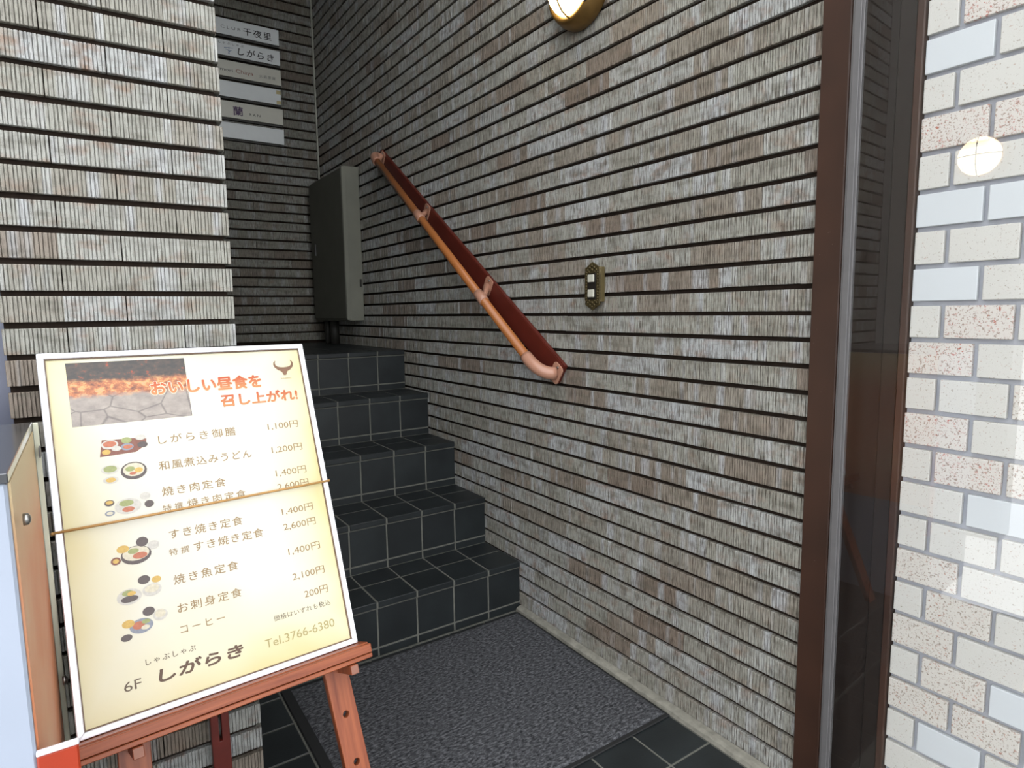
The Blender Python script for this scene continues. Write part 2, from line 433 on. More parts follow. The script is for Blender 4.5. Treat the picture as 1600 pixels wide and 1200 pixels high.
ROT_R = Matrix.Rotation(-math.pi / 2, 4, 'Z')      # slip facing -X
ROT_L = Matrix.Rotation(math.pi / 2, 4, 'Z')       # slip facing +X
JH = (C_ - BH) / 2

# ------------------------------------------------------------------ the setting
YB = 2.27            # back wall
YP = -0.44           # pillar face
ZC = 4.20            # stairwell ceiling, unseen; raised so daylight reaches the back wall
XL = -1.08           # left side of the entrance
YF = -1.172          # right wall ends at the brown jamb
LAND = 0.9958        # landing height

pave = struct(box('floor_pavement', (-12, -14, -0.30), (9, -1.33, -0.004), MAT['pavement']))

wr = struct(box('wall_right', (BT, YF, 0.0), (0.16, YB, ZC), MAT['mortar']))
cells = []
z = Z0 - 19 * C_
i = -19
while Z0 + (i + 1) * C_ < ZC:
    zz = Z0 + i * C_ + JH
    par = (TL / 2) if i % 2 else 0.0
    for p, q in row_cells(YF, YB - 0.001, -0.393 - 20 * TL + par, TL):
        cells.append((q, zz, q - p))
    i += 1
n_r = brick_wall(wr, MAT['brick_r'], 'right', lambda u, z: Matrix.Translation((0, u, z)) @ ROT_R, cells, 300)

pillar = struct(box('wall_front', (-1.495 + 0.004, YP + BT, 0), (XL - BT, -0.02, ZC), MAT['mortar']))
cells = []
for i in range(-19, 49):
    zz = Z0 + i * C_ + JH; r = (i - 1) % 2       # zp = Z0 + one course
    cuts = [-1.495, -1.288, XL] if r % 2 else [-1.495, -1.392, -1.184, XL]
    for p, q in zip(cuts, cuts[1:]): cells.append((p, zz, q - p))
brick_wall(pillar, MAT['brick_p'], 'pillar', lambda u, z: Matrix.Translation((u, YP, z)), cells, 300)

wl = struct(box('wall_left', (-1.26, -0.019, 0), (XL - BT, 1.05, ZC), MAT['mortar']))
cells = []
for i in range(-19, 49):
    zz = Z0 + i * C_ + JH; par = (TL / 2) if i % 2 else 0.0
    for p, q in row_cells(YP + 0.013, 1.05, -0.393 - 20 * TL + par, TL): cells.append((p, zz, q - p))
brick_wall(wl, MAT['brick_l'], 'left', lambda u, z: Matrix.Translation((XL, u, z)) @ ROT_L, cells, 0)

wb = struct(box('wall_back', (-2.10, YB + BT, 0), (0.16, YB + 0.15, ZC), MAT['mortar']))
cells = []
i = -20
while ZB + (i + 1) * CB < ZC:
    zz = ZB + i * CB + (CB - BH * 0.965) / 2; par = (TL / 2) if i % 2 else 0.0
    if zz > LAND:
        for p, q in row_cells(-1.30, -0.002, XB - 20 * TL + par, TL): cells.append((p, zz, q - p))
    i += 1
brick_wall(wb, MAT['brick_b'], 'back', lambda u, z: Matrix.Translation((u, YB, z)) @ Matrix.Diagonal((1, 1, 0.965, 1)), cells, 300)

struct(box('ceiling', (-2.10, -0.44, ZC), (0.16, YB + 0.15, ZC + 0.12), MAT['ceiling']))
struct(box('wall_unseen_header', (XL + 0.001, YP, 3.80), (-0.001, YP + 0.05, ZC), MAT['plaster']))  # unseen header, its height set by how much daylight gets inside
struct(box('wall_added_left', (-2.70, -1.06, 0), (-2.50, YP - 0.001, 3.30), MAT['side_plaster']))  # added unseen wall: carries the reflected lamp, hides sky in the door glass
struct(box('wall_landing_left', (-2.20, 1.05, 0), (-2.10, YB + 0.15, ZC), MAT['plaster']))
struct(box('wall_landing_near', (-2.10, 0.95, 0), (-1.262, 1.05, ZC), MAT['plaster']))
# grey panel and brick front beyond the pillar, left of the frame
struct(box('trim_grey_panel', (-1.62, -0.36, 0), (-1.497, -0.30, 4.20), plain('blue_grey_metal_panel', srgb(138, 142, 162), 0.4, 0.2, var=0.04)))
wf = struct(box('wall_front_far', (-2.70, YP + BT, 0), (-1.625, -0.30, 4.20), MAT['mortar']))
cells = []
for i in range(-19, 49):
    zz = Z0 + i * C_ + JH; par = (TL / 2) if i % 2 else 0.0
    for p, q in row_cells(-2.50, -1.625, -1.625 - 12 * TL + par, TL): cells.append((p, zz, q - p))
brick_wall(wf, MAT['brick_p'], 'far', lambda u, z: Matrix.Translation((u, YP, z)), cells, 0)

# cement fillet along the foot of the right wall
bm = bmesh.new()
prof = [(0.011, 0.0), (-0.028, 0.0), (-0.026, 0.012), (-0.017, 0.017), (-0.002, 0.0195), (-0.0005, 0.0145), (0.011, 0.0145)]
ys = np.linspace(YF, -0.002, 60); rings = []
for y in ys:
    j = [random.uniform(-0.0012, 0.0012) for _ in prof]
    rings.append([bm.verts.new((a + (j[k] if 1 < k < 4 else 0), y, b + (j[k] if 1 < k < 4 else 0))) for k, (a, b) in enumerate(prof)])
for A, B in zip(rings, rings[1:]):
    for k in range(len(prof)): bm.faces.new((A[k], A[(k + 1) % 7], B[(k + 1) % 7], B[k]))
bm.faces.new(rings[0][::-1]); bm.faces.new(rings[-1])
bmesh.ops.recalc_face_normals(bm, faces=bm.faces[:])
struct(link('baseboard_right', to_mesh(bm, 'cement_fillet'), MAT['fillet']))

# floor tiles
fl = struct(box('floor', (-1.62, -1.33, -0.12), (0.16, 0.05, -0.0016), MAT['grout']))
FT = 0.1525; fx0 = -0.0285
tm = {}
def tile_obj(name, lo, hi, mat, parent, bev=0.0012):
    d = tuple(round(h - l, 4) for l, h in zip(lo, hi)); k = (d, mat.name, bev)
    if k not in tm:
        me = box_mesh((0, 0, 0), d, bev, 1, name); me.materials.append(mat); tm[k] = me
    o = bpy.data.objects.new(name, tm[k]); col.objects.link(o); o.parent = parent; o.location = lo; return o
for a in range(11):
    for b in range(9):
        x1 = fx0 - a * FT - 0.003; x0 = fx0 - (a + 1) * FT + 0.003
        y1 = -0.94 + 0.15 * (7 - b) - 0.003 - 0.0; y0 = y1 - 0.144
        if a >= 7:
            if y1 > YP - 0.003: y1 = YP - 0.004
            x0 = max(x0, -1.615)
        if y1 > -0.004: y1 = -0.004
        if y1 - y0 < 0.02 or x1 - x0 < 0.02: continue
        tile_obj('floor_tile', (x0, y0, -0.008), (x1, y1, 0.0), MAT['slate'], fl)

# brown jamb (profiled metal) between brick wall and tile wall
jb = struct(empty('trim_door_jamb', (0, -1.25, 0)))
def ch(o, parent):
    o.parent = parent; o.matrix_parent_inverse = parent.matrix_basis.inverted(); return o
ch(box('jamb_face', (-0.012, -1.235, 0), (0.10, YF - 0.001, 2.60), MAT['brown'], None, 0.002), jb)
ch(box('jamb_return', (0.004, -1.325, 0), (0.10, -1.236, 2.60), MAT['brown_shaded'], None, 0.001), jb)
ch(box('jamb_stop', (-0.004, -1.3585, 0), (0.10, -1.326, 2.60), MAT['brown_shaded'], None, 0.0015), jb)
ch(box('jamb_edge', (-0.010, -1.374, 0), (0.10, -1.3595, 2.60), MAT['brown'], None, 0.002), jb)

# tile wall outside
wo = struct(box('wall_outside_right', (0.009, -2.40, -0.30), (0.16, -1.375, 3.52), MAT['lightgrout']))
P_ = 0.0713; zt0 = 1.191
tile_me = {}
TYPES = {7: [1, 3], 6: [0, 1], 5: [1, 1], 4: [3, 3], 3: [1, 1], 2: [0, 0], 1: [1, 1], 0: [0, 1], -1: [1, 3, 1], -2: [3, 1], -3: [1, 1, 2], -4: [3, 1], -5: [1, 3, 2],
         -6: [1, 0], -7: [1, 1, 1], -8: [2, 1], -9: [1, 2, 1], -10: [2, 1], -11: [1, 2, 0], -12: [2, 2], -13: [1, 0, 1], -14: [1, 1]}
pick = [0, 1, 1, 2, 2, 3, 1, 0, 1]
for i in range(-17, 24):
    par = 0.0 if i % 2 else -0.0588
    seq = TYPES.get(i, [])
    for k, (p, q) in enumerate(reversed(row_cells(-2.40, -1.3755, -1.4310 + par - 12 * 0.1175, 0.1175))):
        L = q - p - (0.0085 if q < -1.376 else 0.0042)
        if L < 0.015: continue
        mi = seq[k] if k < len(seq) else random.choice(pick); key = (round(L, 3), mi)
        if key not in tile_me:
            me = box_mesh((0, 0, 0), (0.011, round(L, 3), 0.0618), 0.0016, 2, 'wall_tile'); me.materials.append(TILEW[mi]); tile_me[key] = me
        o = bpy.data.objects.new('wall_tile', tile_me[key]); col.objects.link(o); o.parent = wo
        o.location = (-0.002 + random.uniform(-.0006, .0006), p + 0.0042, zt0 + i * P_ + 0.0047)

# open glass door in front of the jamb and the tile wall
HX, HY = -0.056, -1.275
dr = struct(empty('door_1', (HX, HY, 0))); dr.rotation_euler = (0, 0, math.radians(2.8))
link('glass_pane', box_mesh((-0.0035, -0.785, 0.03), (0.0035, -0.0125, 2.30), 0, 1, 'glass_pane'), MAT['glass'], dr)
boxes('door_stile', [((-0.0055, -0.0122, 0.008), (0.0055, 0.0105, 2.34)), ((-0.0085, -0.0075, 0.008), (-0.0057, 0.006, 2.34))], MAT['silver'], dr, 0.001)
link('bottom_rail', box_mesh((-0.0055, -0.785, 0.006), (0.0055, -0.0124, 0.0295), 0.001, 1, 'bottom_rail'), MAT['silver'], dr)

# corner bead of the stairwell
struct(link('trim_corner_bead', tube_mesh([(-0.008, YB - 0.008, LAND + 0.002), (-0.008, YB - 0.008, ZC - 0.002)], 0.0065, 10), MAT['white_trim']))

# ------------------------------------------------------------------ stairs
H = 0.19916; D = 0.25646
sr = tag(empty('staircase', (-0.54, 0, 0)), 'five-step staircase of dark slate tiles rising to a landing', 'stairs')
core = []
for i in range(5):
    y1 = (i + 1) * D + 0.012 if i < 4 else YB - 0.001
    core.append(((XL + 0.004, i * D + 0.0072, i * H if i else 0.0), (-0.0042, (YB - 0.003), (i + 1) * H - 0.0016)))
for i in range(5):
    ch(box('nosing_bed', (XL + 0.004, i * D + 0.0018, (i + 1) * H - 0.0215), (-0.0042, i * D + 0.0070, (i + 1) * H - 0.0016), MAT['grout']), sr)
for i, c in enumerate(core):
    ch(box('step_core', c[0] if i == 0 else (c[0][0], c[0][1], i * H - 0.0014), c[1], MAT['grout']), sr)
ch(box('landing_slab', (-2.095, 1.055, 0.80), (XL + 0.003, YB - 0.003, LAND - 0.0005), MAT['slate']), sr)
xs = [0.0] + [-0.1505 * k for k in range(1, 8)] + [XL]
for i in range(5):
    yn = i * D; zt = (i + 1) * H
    for a, b in zip(xs, xs[1:]):
        x0, x1 = b + (0.003 if b > XL else 0.004), a - (0.003 if a < 0 else 0.0038)
        if x1 - x0 < 0.015: continue
        ts = []
        ts.append(tile_obj('tread_tile', (x0, yn, zt - 0.0225), (x1, yn + 0.144, zt), MAT['slate'], sr, 0.0022))
        if i < 4:
            ts.append(tile_obj('tread_tile', (x0, yn + 0.150, zt - 0.0120), (x1, yn + D + 0.0045, zt - 0.0005), MAT['slate'], sr, 0.0010))
        else:
            for r in range(7):
                y0 = yn + 0.150 + r * 0.15; y1 = min(y0 + 0.144, YB - 0.004)
                ts.append(tile_obj('tread_tile', (x0, y0, zt - 0.0120), (x1, y1, zt - 0.0005), MAT['slate'], sr, 0.0010))
        ts.append(tile_obj('riser_tile', (x0, yn + 0.0055, i * H + 0.0335), (x1, yn + 0.0115, zt - 0.0285), MAT['slate'], sr, 0.0012))
        ts.append(tile_obj('riser_strip', (x0, yn + 0.0055, i * H + 0.0006), (x1, yn + 0.0115, i * H + 0.0275), MAT['slate'], sr, 0.0012))
        for o in ts: o.matrix_parent_inverse = sr.matrix_basis.inverted()

# ------------------------------------------------------------------ door mat
mt = tag(empty('doormat', (-0.48, -0.41, 0)), 'charcoal grey ribbed carpet doormat at the foot of the stairs', 'doormat')
ch(box('rubber_backing', (-0.940, -0.803, 0.0004), (-0.031, -0.020, 0.006), MAT['rubber'], None, 0.002), mt)
bm = bmesh.new(); nx, ny = 90, 80; g = []
for a in range(nx + 1):
    for b in range(ny + 1):
        ed = min(a, nx - a, b, ny - b)
        g.append(bm.verts.new((-0.912 + 0.872 * a / nx, -0.790 + 0.760 * b / ny, 0.0062 if ed == 0 else 0.0105 + random.uniform(-0.0007, 0.0007))))
for a in range(nx):
    for b in range(ny):
        i0 = a * (ny + 1) + b; bm.faces.new((g[i0], g[i0 + ny + 1], g[i0 + ny + 2], g[i0 + 1]))
ch(link('carpet_pile', to_mesh(bm, 'carpet_pile', True), MAT['carpet']), mt)

# ------------------------------------------------------------------ steel cabinet in the corner + pipes under it
cb = tag(empty('steel_cabinet', (-0.05, 1.87, 1.145)), 'tall grey steel wall cabinet in the dark back corner above the landing', 'cabinet')
ch(box('body', (-0.092, 1.572, 1.145), (-0.0015, 2.185, 2.015), MAT['steel'], None, 0.002), cb)
dd = ch(box('cabinet_door', (-0.106, 1.580, 1.158), (-0.0925, 2.178, 2.002), MAT['steel_shaded'], None, 0.002), cb)
hh = box('door_handle', (-0.112, 2.085, 1.555), (-0.1062, 2.100, 1.625), MAT['silver'], None, 0.001); hh.parent = dd; hh.matrix_parent_inverse = (cb.matrix_basis).inverted()
hh.parent = dd; hh.matrix_parent_inverse = Matrix.Translation((0, 0, 0))
ch(box('hinge_strip', (-0.1055, 1.566, 1.150), (-0.080, 1.5715, 2.010), MAT['steel'], None, 0.001), cb)
ch(box('latch', (-0.022, 1.560, 1.340), (-0.012, 1.5715, 1.385), MAT['pipe'], None, 0.002), cb)
bpy.context.view_layer.update()
pp = tag(link('conduit_pipe', tube_mesh([(-0.052, 1.96, LAND + 0.0005), (-0.052, 1.96, 1.1445)], 0.028, 16), MAT['pipe']), 'thick dark conduit pipe under the grey steel cabinet', 'pipe', 'conduits under the cabinet')
p2 = tag(link('conduit_pipe', tube_mesh([(-0.060, 2.07, LAND + 0.0005), (-0.060, 2.07, 1.1445)], 0.019, 14), MAT['pipe']), 'thinner dark conduit pipe under the cabinet, nearer the back wall', 'pipe', 'conduits under the cabinet')

# ------------------------------------------------------------------ name plates on the back wall
inkm = {k: plain(k, c, 0.6, var=0.03) for k, c in {
    'black_ink': srgb(28, 26, 26), 'grey_ink': srgb(120, 120, 118), 'red_ink': srgb(170, 96, 76), 'purple_ink': srgb(84, 42, 104), 'blue_ink': srgb(92, 140, 190)}.items()}
ROTF = Matrix.Rotation(math.pi / 2, 4, 'X')
def wall_text(body, x, z, wdt, hgt, mat, parent, y, bold=0.0, shear=0.0):
    o = link('lettering', text_mesh(body, wdt, hgt, bold, shear), mat)
    o.parent = parent; o.matrix_parent_inverse = parent.matrix_basis.inverted()
    o.matrix_basis = Matrix.Translation((x, y, z)) @ ROTF; return o
def plate(z1, z0, mat, label, xr=-0.222):
    o = tag(empty('name_plate', (-0.42, YB, z0)), label, 'sign', 'name plates on the back wall')
    ch(box('panel', (-0.625, YB - 0.016, z0), (xr, YB - 0.008, z1), mat, None, 0.001), o)
    ch(box('backing_rail', (-0.625, YB - 0.0078, z0 - 0.012), (xr, YB - 0.0012, z1 - 0.004), MAT['pipe'], None), o)
    return o
FY = YB - 0.0163
p = plate(2.944, 2.853, MAT['plate'], 'topmost white name plate on the back wall, lettered CLUB in spaced capitals')
wall_text('C L U B', -0.556, 2.887, 0.110, 0.017, inkm['grey_ink'], p, FY)
wall_text('千夜里', -0.430, 2.872, 0.162, 0.044, inkm['black_ink'], p, FY, 0.012)
p = plate(2.820, 2.734, MAT['plate'], 'white name plate with brushed black hiragana and a small blue plant mark')
wall_text('しゃぶしゃぶ', -0.575, 2.797, 0.142, 0.015, inkm['black_ink'], p, FY)
wall_text('しがらき', -0.468, 2.750, 0.208, 0.042, inkm['black_ink'], p, FY, 0.02, 0.15)
bm = bmesh.new()
for a, b, t in (((-0.520, 2.744), (-0.517, 2.788), 0.003), ((-0.545, 2.776), (-0.494, 2.782), 0.002), ((-0.519, 2.758), (-0.500, 2.770), 0.002), ((-0.519, 2.764), (-0.538, 2.770), 0.0018)):
    d = Vector((b[0] - a[0], b[1] - a[1])).normalized(); n_ = Vector((-d.y, d.x)) * t
    bm.faces.new([bm.verts.new((x, FY, zz)) for x, zz in ((a[0] + n_.x, a[1] + n_.y), (a[0] - n_.x, a[1] - n_.y), (b[0] - n_.x * .3, b[1] - n_.y * .3), (b[0] + n_.x * .3, b[1] + n_.y * .3))])
ch(link('plant_mark', to_mesh(bm, 'plant_mark'), inkm['blue_ink']), p)
p = plate(2.706, 2.614, MAT['plate_old'], 'pale name plate with small serif lettering Omori Chaya in grey and red')
wall_text('Omori', -0.606, 2.643, 0.102, 0.019, inkm['grey_ink'], p, FY)
wall_text('Chaya', -0.487, 2.636, 0.100, 0.029, inkm['red_ink'], p, FY)
wall_text('大森茶屋', -0.352, 2.641, 0.096, 0.018, inkm['grey_ink'], p, FY)
p = plate(2.588, 2.497, MAT['plate'], 'blank white name plate with two tan tape scraps at its right end', -0.228)
ch(box('tape_scrap', (-0.256, YB - 0.0166, 2.560), (-0.229, YB - 0.0161, 2.582), MAT['tan_tape']), p)
ch(box('tape_scrap', (-0.256, YB - 0.0166, 2.500), (-0.229, YB - 0.0161, 2.520), MAT['tan_tape']), p)
p = plate(2.471, 2.376, MAT['plate_old'], 'yellowed name plate with a purple kanji and the letters RAN')
wall_text('蘭', -0.515, 2.394, 0.054, 0.052, inkm['purple_ink'], p, FY, 0.02)
wall_text('R A N', -0.424, 2.404, 0.064, 0.014, inkm['black_ink'], p, FY)
p = plate(2.347, 2.257, MAT['plate'], 'blank white name plate, lowest of the stack on the back wall')

# ------------------------------------------------------------------ handrail
hr = tag(empty('handrail', (0, 0.46, 1.5)), 'orange tan handrail on a dark red board, sloping down the right brick wall', 'handrail')
A = Vector((1.205, 2.034)); B = Vector((-0.303, 0.998)); dn = (B - A).normalized(); pr = Vector((-dn.y, dn.x))
if pr.y > 0: pr = -pr
W_ = 0.080
bm = bmesh.new()
cor = [A, B, B + pr * W_, A + pr * W_]
f0 = [bm.verts.new((-0.020, c.x, c.y)) for c in cor]; f1 = [bm.verts.new((-0.0012, c.x, c.y)) for c in cor]
bm.faces.new(f0); bm.faces.new(f1[::-1])
for k in range(4): bm.faces.new((f0[k], f1[k], f1[(k + 1) % 4], f0[(k + 1) % 4]))
bmesh.ops.recalc_face_normals(bm, faces=bm.faces[:]); bmesh.ops.bevel(bm, geom=bm.edges[:], offset=0.0025, segments=2, affect='EDGES')
bd = ch(link('backing_board', to_mesh(bm, 'backing_board'), MAT['wine']), hr)
RX = -0.078
r0 = Vector((RX, 1.118, 1.950)); r1 = Vector((RX, -0.172, 1.021)); rd = (r1 - r0).normalized()
ch(link('rail_tube', tube_mesh([r0, r1], 0.0172, 20), MAT['rail']), hr)
def elbow(pstart, d, wallpt, nm):
    """90 degree end bend from the rail to a flange on the board"""
    wp = Vector(wallpt); P0 = pstart; P1 = pstart + d * 0.075
    pts = [P0 - d * 0.012]
    c = P1 + d * 0.015
    for k in range(9):
        t = k / 8; pts.append((P0 * (1 - t) ** 2 + c * 2 * t * (1 - t) + wp * t ** 2))
    pts.append(wp)
    return ch(link(nm, tube_mesh(pts[:-1], [0.0225] * 10, 18), MAT['bracket']), hr)
def flange(y, z, ang, nm='bracket_plate'):
    ol = []
    for (a, b) in ((-0.034, -0.026), (0.034, -0.026), (0.034, 0.026), (-0.034, 0.026)):
        for k in range(5):
            q0 = math.atan2(b, a); t = math.floor(q0 / (math.pi / 2)) * math.pi / 2 + k * math.pi / 8
            ol.append((a - math.copysign(0.012, a) + 0.012 * math.cos(t), b - math.copysign(0.012, b) + 0.012 * math.sin(t)))
    me = plate_mesh(ol, (), 0.005, nm, 0.001)
    o = link(nm, me, MAT['bracket']); o.parent = hr; o.matrix_parent_inverse = hr.matrix_basis.inverted()
    o.matrix_basis = Matrix.Translation((-0.0228, y, z)) @ Matrix.Rotation(ang, 4, 'X') @ Matrix.Rotation(-math.pi / 2, 4, 'Y') @ Matrix.Rotation(math.pi / 2, 4, 'Z')
    for s in (-0.024, 0.024):
        dv = Vector((0, math.cos(ang), math.sin(ang))) * s
        sc = link('screw', lathe_mesh([(0, 0), (0.0045, 0), (0.004, 0.0022), (0, 0.003)], 10), MAT['screw'])
        sc.parent = o; sc.matrix_parent_inverse = o.matrix_basis.inverted()
        sc.matrix_basis = hr.matrix_basis.inverted() @ hr.matrix_basis @ Matrix.Translation((-0.0253, y + dv.y, z + dv.z)) @ Matrix.Rotation(-math.pi / 2, 4, 'Y')
    return o
ANG = math.atan2(dn.y, dn.x)
elbow(r1, rd, (-0.0255, -0.262, 0.972), 'end_bend'); flange(-0.262, 0.972, ANG + math.pi / 2)
elbow(r0, -rd, (-0.0255, 1.176, 1.980), 'end_bend'); flange(1.176, 1.980, ANG + math.pi / 2)
for (y, z, by, bz) in ((0.655, 1.6168, 0.690, 1.645), (0.135, 1.2423, 0.172, 1.288)):
    P = r0 + rd * ((r0.y - y) / -rd.y)
    ch(link('rail_collar', tube_mesh([P - rd * 0.030, P - rd * 0.028, P + rd * 0.028, P + rd * 0.030], [0.0176, 0.0208, 0.0208, 0.0176], 20), MAT['bracket']), hr)
    ch(link('bracket_arm', tube_mesh([P + Vector((0.012, 0.004, 0.004)), P + Vector((0.030, 0.018, 0.014)), Vector((-0.0255, by, bz))], [0.011, 0.011, 0.015], 12), MAT['bracket']), hr)
    flange(by, bz, ANG + math.pi / 2)

# ------------------------------------------------------------------ bulkhead lamps
def lamp(name, loc, rot, label):
    o = tag(empty(name, loc), label, 'lamp', 'round brass bulkhead lamps'); o.rotation_euler = rot
    link('base_ring', lathe_mesh([(0.0, 0.0005), (0.116, 0.0005), (0.121, 0.006), (0.120, 0.030), (0.113, 0.050), (0.108, 0.060), (0.098, 0.064), (0.091, 0.058), (0.0, 0.054)], 48), MAT['brass'], o)
    link('opal_lens', lathe_mesh([(0.0895, 0.0585), (0.088, 0.068), (0.080, 0.083), (0.064, 0.096), (0.040, 0.104), (0.0, 0.108)], 40), MAT['lamp'], o)
    g_ = []
    for a in (0.0, math.pi / 2):
        pts = [(math.cos(a) * r * s, math.sin(a) * r * s, h) for s, r, h in [(-1, .1, .060), (-1, .096, .074), (-1, .086, .091), (-1, .066, .106), (-1, .04, .1155), (1, 0, .119), (1, .04, .1155), (1, .066, .106), (1, .086, .091), (1, .096, .074), (1, .1, .060)]]
        link('guard_bar', tube_mesh(pts, 0.0028, 8), MAT['brass'], o)
    for a in (math.pi / 4, math.pi / 4 + math.pi):
        s_ = link('ring_screw', lathe_mesh([(0, 0), (0.006, 0), (0.006, 0.006), (0, 0.007)], 12), MAT['screw'], o); s_.location = (0.104 * math.cos(a), 0.104 * math.sin(a), 0.0605)
    return o
lamp('wall_lamp', (-0.0012, -0.390, 2.176), (0, -math.pi / 2, 0), 'lit round brass bulkhead lamp high on the right brick wall')
lamp('wall_lamp', (-2.4988, -0.884, 1.898), (0, math.pi / 2, 0), 'lit brass bulkhead lamp on added plaster wall, seen as reflection in the door glass')

# ------------------------------------------------------------------ ornate bell plate
bl = tag(empty('bell_switch', (-0.01, -0.452, 1.262)), 'ornate antique bronze double push-button plate on the right brick wall', 'switch')
ch(box('mounting_box', (-0.019, -0.4855, 1.213), (-0.0012, -0.4185, 1.322), plain('olive_brass_side', srgb(150, 134, 92), 0.4, 0.5), None, 0.0015), bl)
ol = []
half = [(0.0, 0.0745), (0.006, 0.071), (0.012, 0.0675), (0.020, 0.064), (0.026, 0.060), (0.031, 0.0585), (0.0335, 0.054), (0.0315, 0.048), (0.034, 0.040), (0.0345, 0.0)]
rt = half + [(x, -y) for x, y in half[-2::-1]]
ol = [(x, y) for x, y in rt] + [(-x, y) for x, y in rt[-2:0:-1]]
me = plate_mesh(ol, (), 0.006, 'ornate_plate', 0.0015)
FB = Matrix.Rotation(-math.pi / 2, 4, 'Z') @ ROTF      # xy plane -> faces -X, x to -Y
def on_bell(nm, me, mat, dx, parent=None):
    o = link(nm, me, mat); o.parent = bl; o.matrix_parent_inverse = bl.matrix_basis.inverted()
    o.matrix_basis = Matrix.Translation((dx, -0.452, 1.262)) @ FB; return o
on_bell('ornate_plate', me, MAT['antique'], -0.0225)
on_bell('button_field', plate_mesh([(-0.019, -0.041), (0.019, -0.041), (0.019, 0.041), (-0.019, 0.041)], (), 0.002, 'button_field'), MAT['black'], -0.0267)
def beads():
    bm = bmesh.new()
    for s in (1, -1):
        for (x, y, r) in [(0, .064, .0045), (-.010, .058, .005), (.010, .058, .005), (0, .051, .006), (-.020, .051, .0045), (.020, .051, .0045), (-.013, .0455, .0035), (.013, .0455, .0035), (-.026, .044, .0035), (.026, .044, .0035)]:
            bmesh.ops.create_icosphere(bm, subdivisions=1, radius=r, matrix=Matrix.Translation((x, s * y, 0)) @ Matrix.Diagonal((1, 1, 0.5, 1)))
    for sx in (-1, 1):
        for k in range(9): bmesh.ops.create_icosphere(bm, subdivisions=1, radius=0.0042, matrix=Matrix.Translation((sx * (0.0265 + 0.0012 * (k % 2)), -0.036 + 0.009 * k, 0)) @ Matrix.Diagonal((0.8, 1.15, 0.5, 1)))
    return to_mesh(bm, 'scrollwork', True)
on_bell('scrollwork', beads(), MAT['antique'], -0.0262)
for zc_ in (1.2865, 1.2395):
    ch(box('push_button', (-0.0335, -0.4665, zc_ - 0.0120), (-0.0278, -0.4385, zc_ + 0.0120), MAT['button'], None, 0.0015), bl)

# ------------------------------------------------------------------ framed menu sign on its easel
KREF = 0.61
BLC = Vector((-1.427, -0.751, 0.482))
U = Vector((0.9968, 0.0793, -0.006)).normalized(); V = Vector((-0.023, 0.361, 0.932)); V = (V - U * V.dot(U)).normalized(); N = U.cross(V)
SM = Matrix((U, V, N)).transposed().to_4x4(); SM.translation = BLC
SW, SH = 0.503, 0.686
sg = tag(empty('menu_sign'), 'silver-framed yellow lunch menu sign propped on the wooden easel', 'sign'); sg.matrix_basis = SM
fw = 0.011
bm = bmesh.new()
O = [(0, 0), (SW, 0), (SW, SH), (0, SH)]; I = [(fw, fw), (SW - fw, fw), (SW - fw, SH - fw), (fw, SH - fw)]
for k in range(4):
    a, b, c, d = O[k], O[(k + 1) % 4], I[(k + 1) % 4], I[k]
    t0 = [bm.verts.new((x, y, 0.0)) for x, y in (a, b, c, d)]; t1 = [bm.verts.new((x, y, -0.020)) for x, y in (a, b, c, d)]
    bm.faces.new(t0); bm.faces.new(t1[::-1])
    for j in range(4): bm.faces.new((t0[j], t1[j], t1[(j + 1) % 4], t0[(j + 1) % 4]))
bmesh.ops.recalc_face_normals(bm, faces=bm.faces[:])
bmesh.ops.bevel(bm, geom=bm.edges[:], offset=0.0012, segments=1, affect='EDGES')
link('silver_frame', to_mesh(bm, 'silver_frame'), MAT['frame_silver'], sg)
t = NT('cream_yellow_menu_print'); o_ = t.obj(); sx = t.n('ShaderNodeSeparateXYZ'); t.l(o_, sx.inputs[0])
n1 = t.noise(o_, 4.5, 2); n2 = t.noise(o_, 14, 3)
ex = t.math('ABSOLUTE', t.math('SUBTRACT', sx.outputs[0], SW / 2)); ex = t.math('DIVIDE', ex, SW / 2)
ey = t.math('ABSOLUTE', t.math('SUBTRACT', sx.outputs[1], SH * 0.58)); ey = t.math('DIVIDE', ey, SH * 0.58)
e = t.math('MAXIMUM', ex, ey); e = t.math('ADD', e, t.math('MULTIPLY', t.math('SUBTRACT', n1, 0.5), 0.55))
c = t.ramp(e, [(0.50, srgb(250, 247, 230)), (0.80, srgb(249, 241, 204)), (1.0, srgb(240, 224, 160))])
t.set(c, 0.35, spec=0.45, coat=0.3)
link('menu_print', box_mesh((fw + .0004, fw + .0004, -0.014), (SW - fw - .0004, SH - fw - .0004, -0.0060), 0, 1, 'menu_print'), t.m, sg)
link('back_board', box_mesh((fw + .001, fw + .001, -0.0195), (SW - fw - .001, SH - fw - .001, -0.0145), 0, 1, 'back_board'), MAT['wood_dark'], sg)
boxes('inner_bead', [((fw, fw, -.0059), (SW - fw, fw + .002, -.003)), ((fw, SH - fw - .002, -.0059), (SW - fw, SH - fw, -.003)), ((fw, fw + .0021, -.0059), (fw + .002, SH - fw - .0021, -.003)), ((SW - fw - .002, fw + .0021, -.0059), (SW - fw, SH - fw - .0021, -.003))],
      plain('brown_inner_bead', srgb(120, 92, 70), 0.5), sg)
PZ = -0.0057
menu_ink = plain('tan_brown_menu_ink', srgb(172, 142, 96), 0.5, var=0.05)
dark_ink = plain('grey_brown_menu_ink', srgb(112, 92, 72), 0.5, var=0.05)
olive_ink = plain('olive_menu_ink', srgb(186, 172, 110), 0.5, var=0.05)
t = NT('orange_red_headline_ink'); sx = t.n('ShaderNodeSeparateXYZ'); t.l(t.obj(), sx.inputs[0])
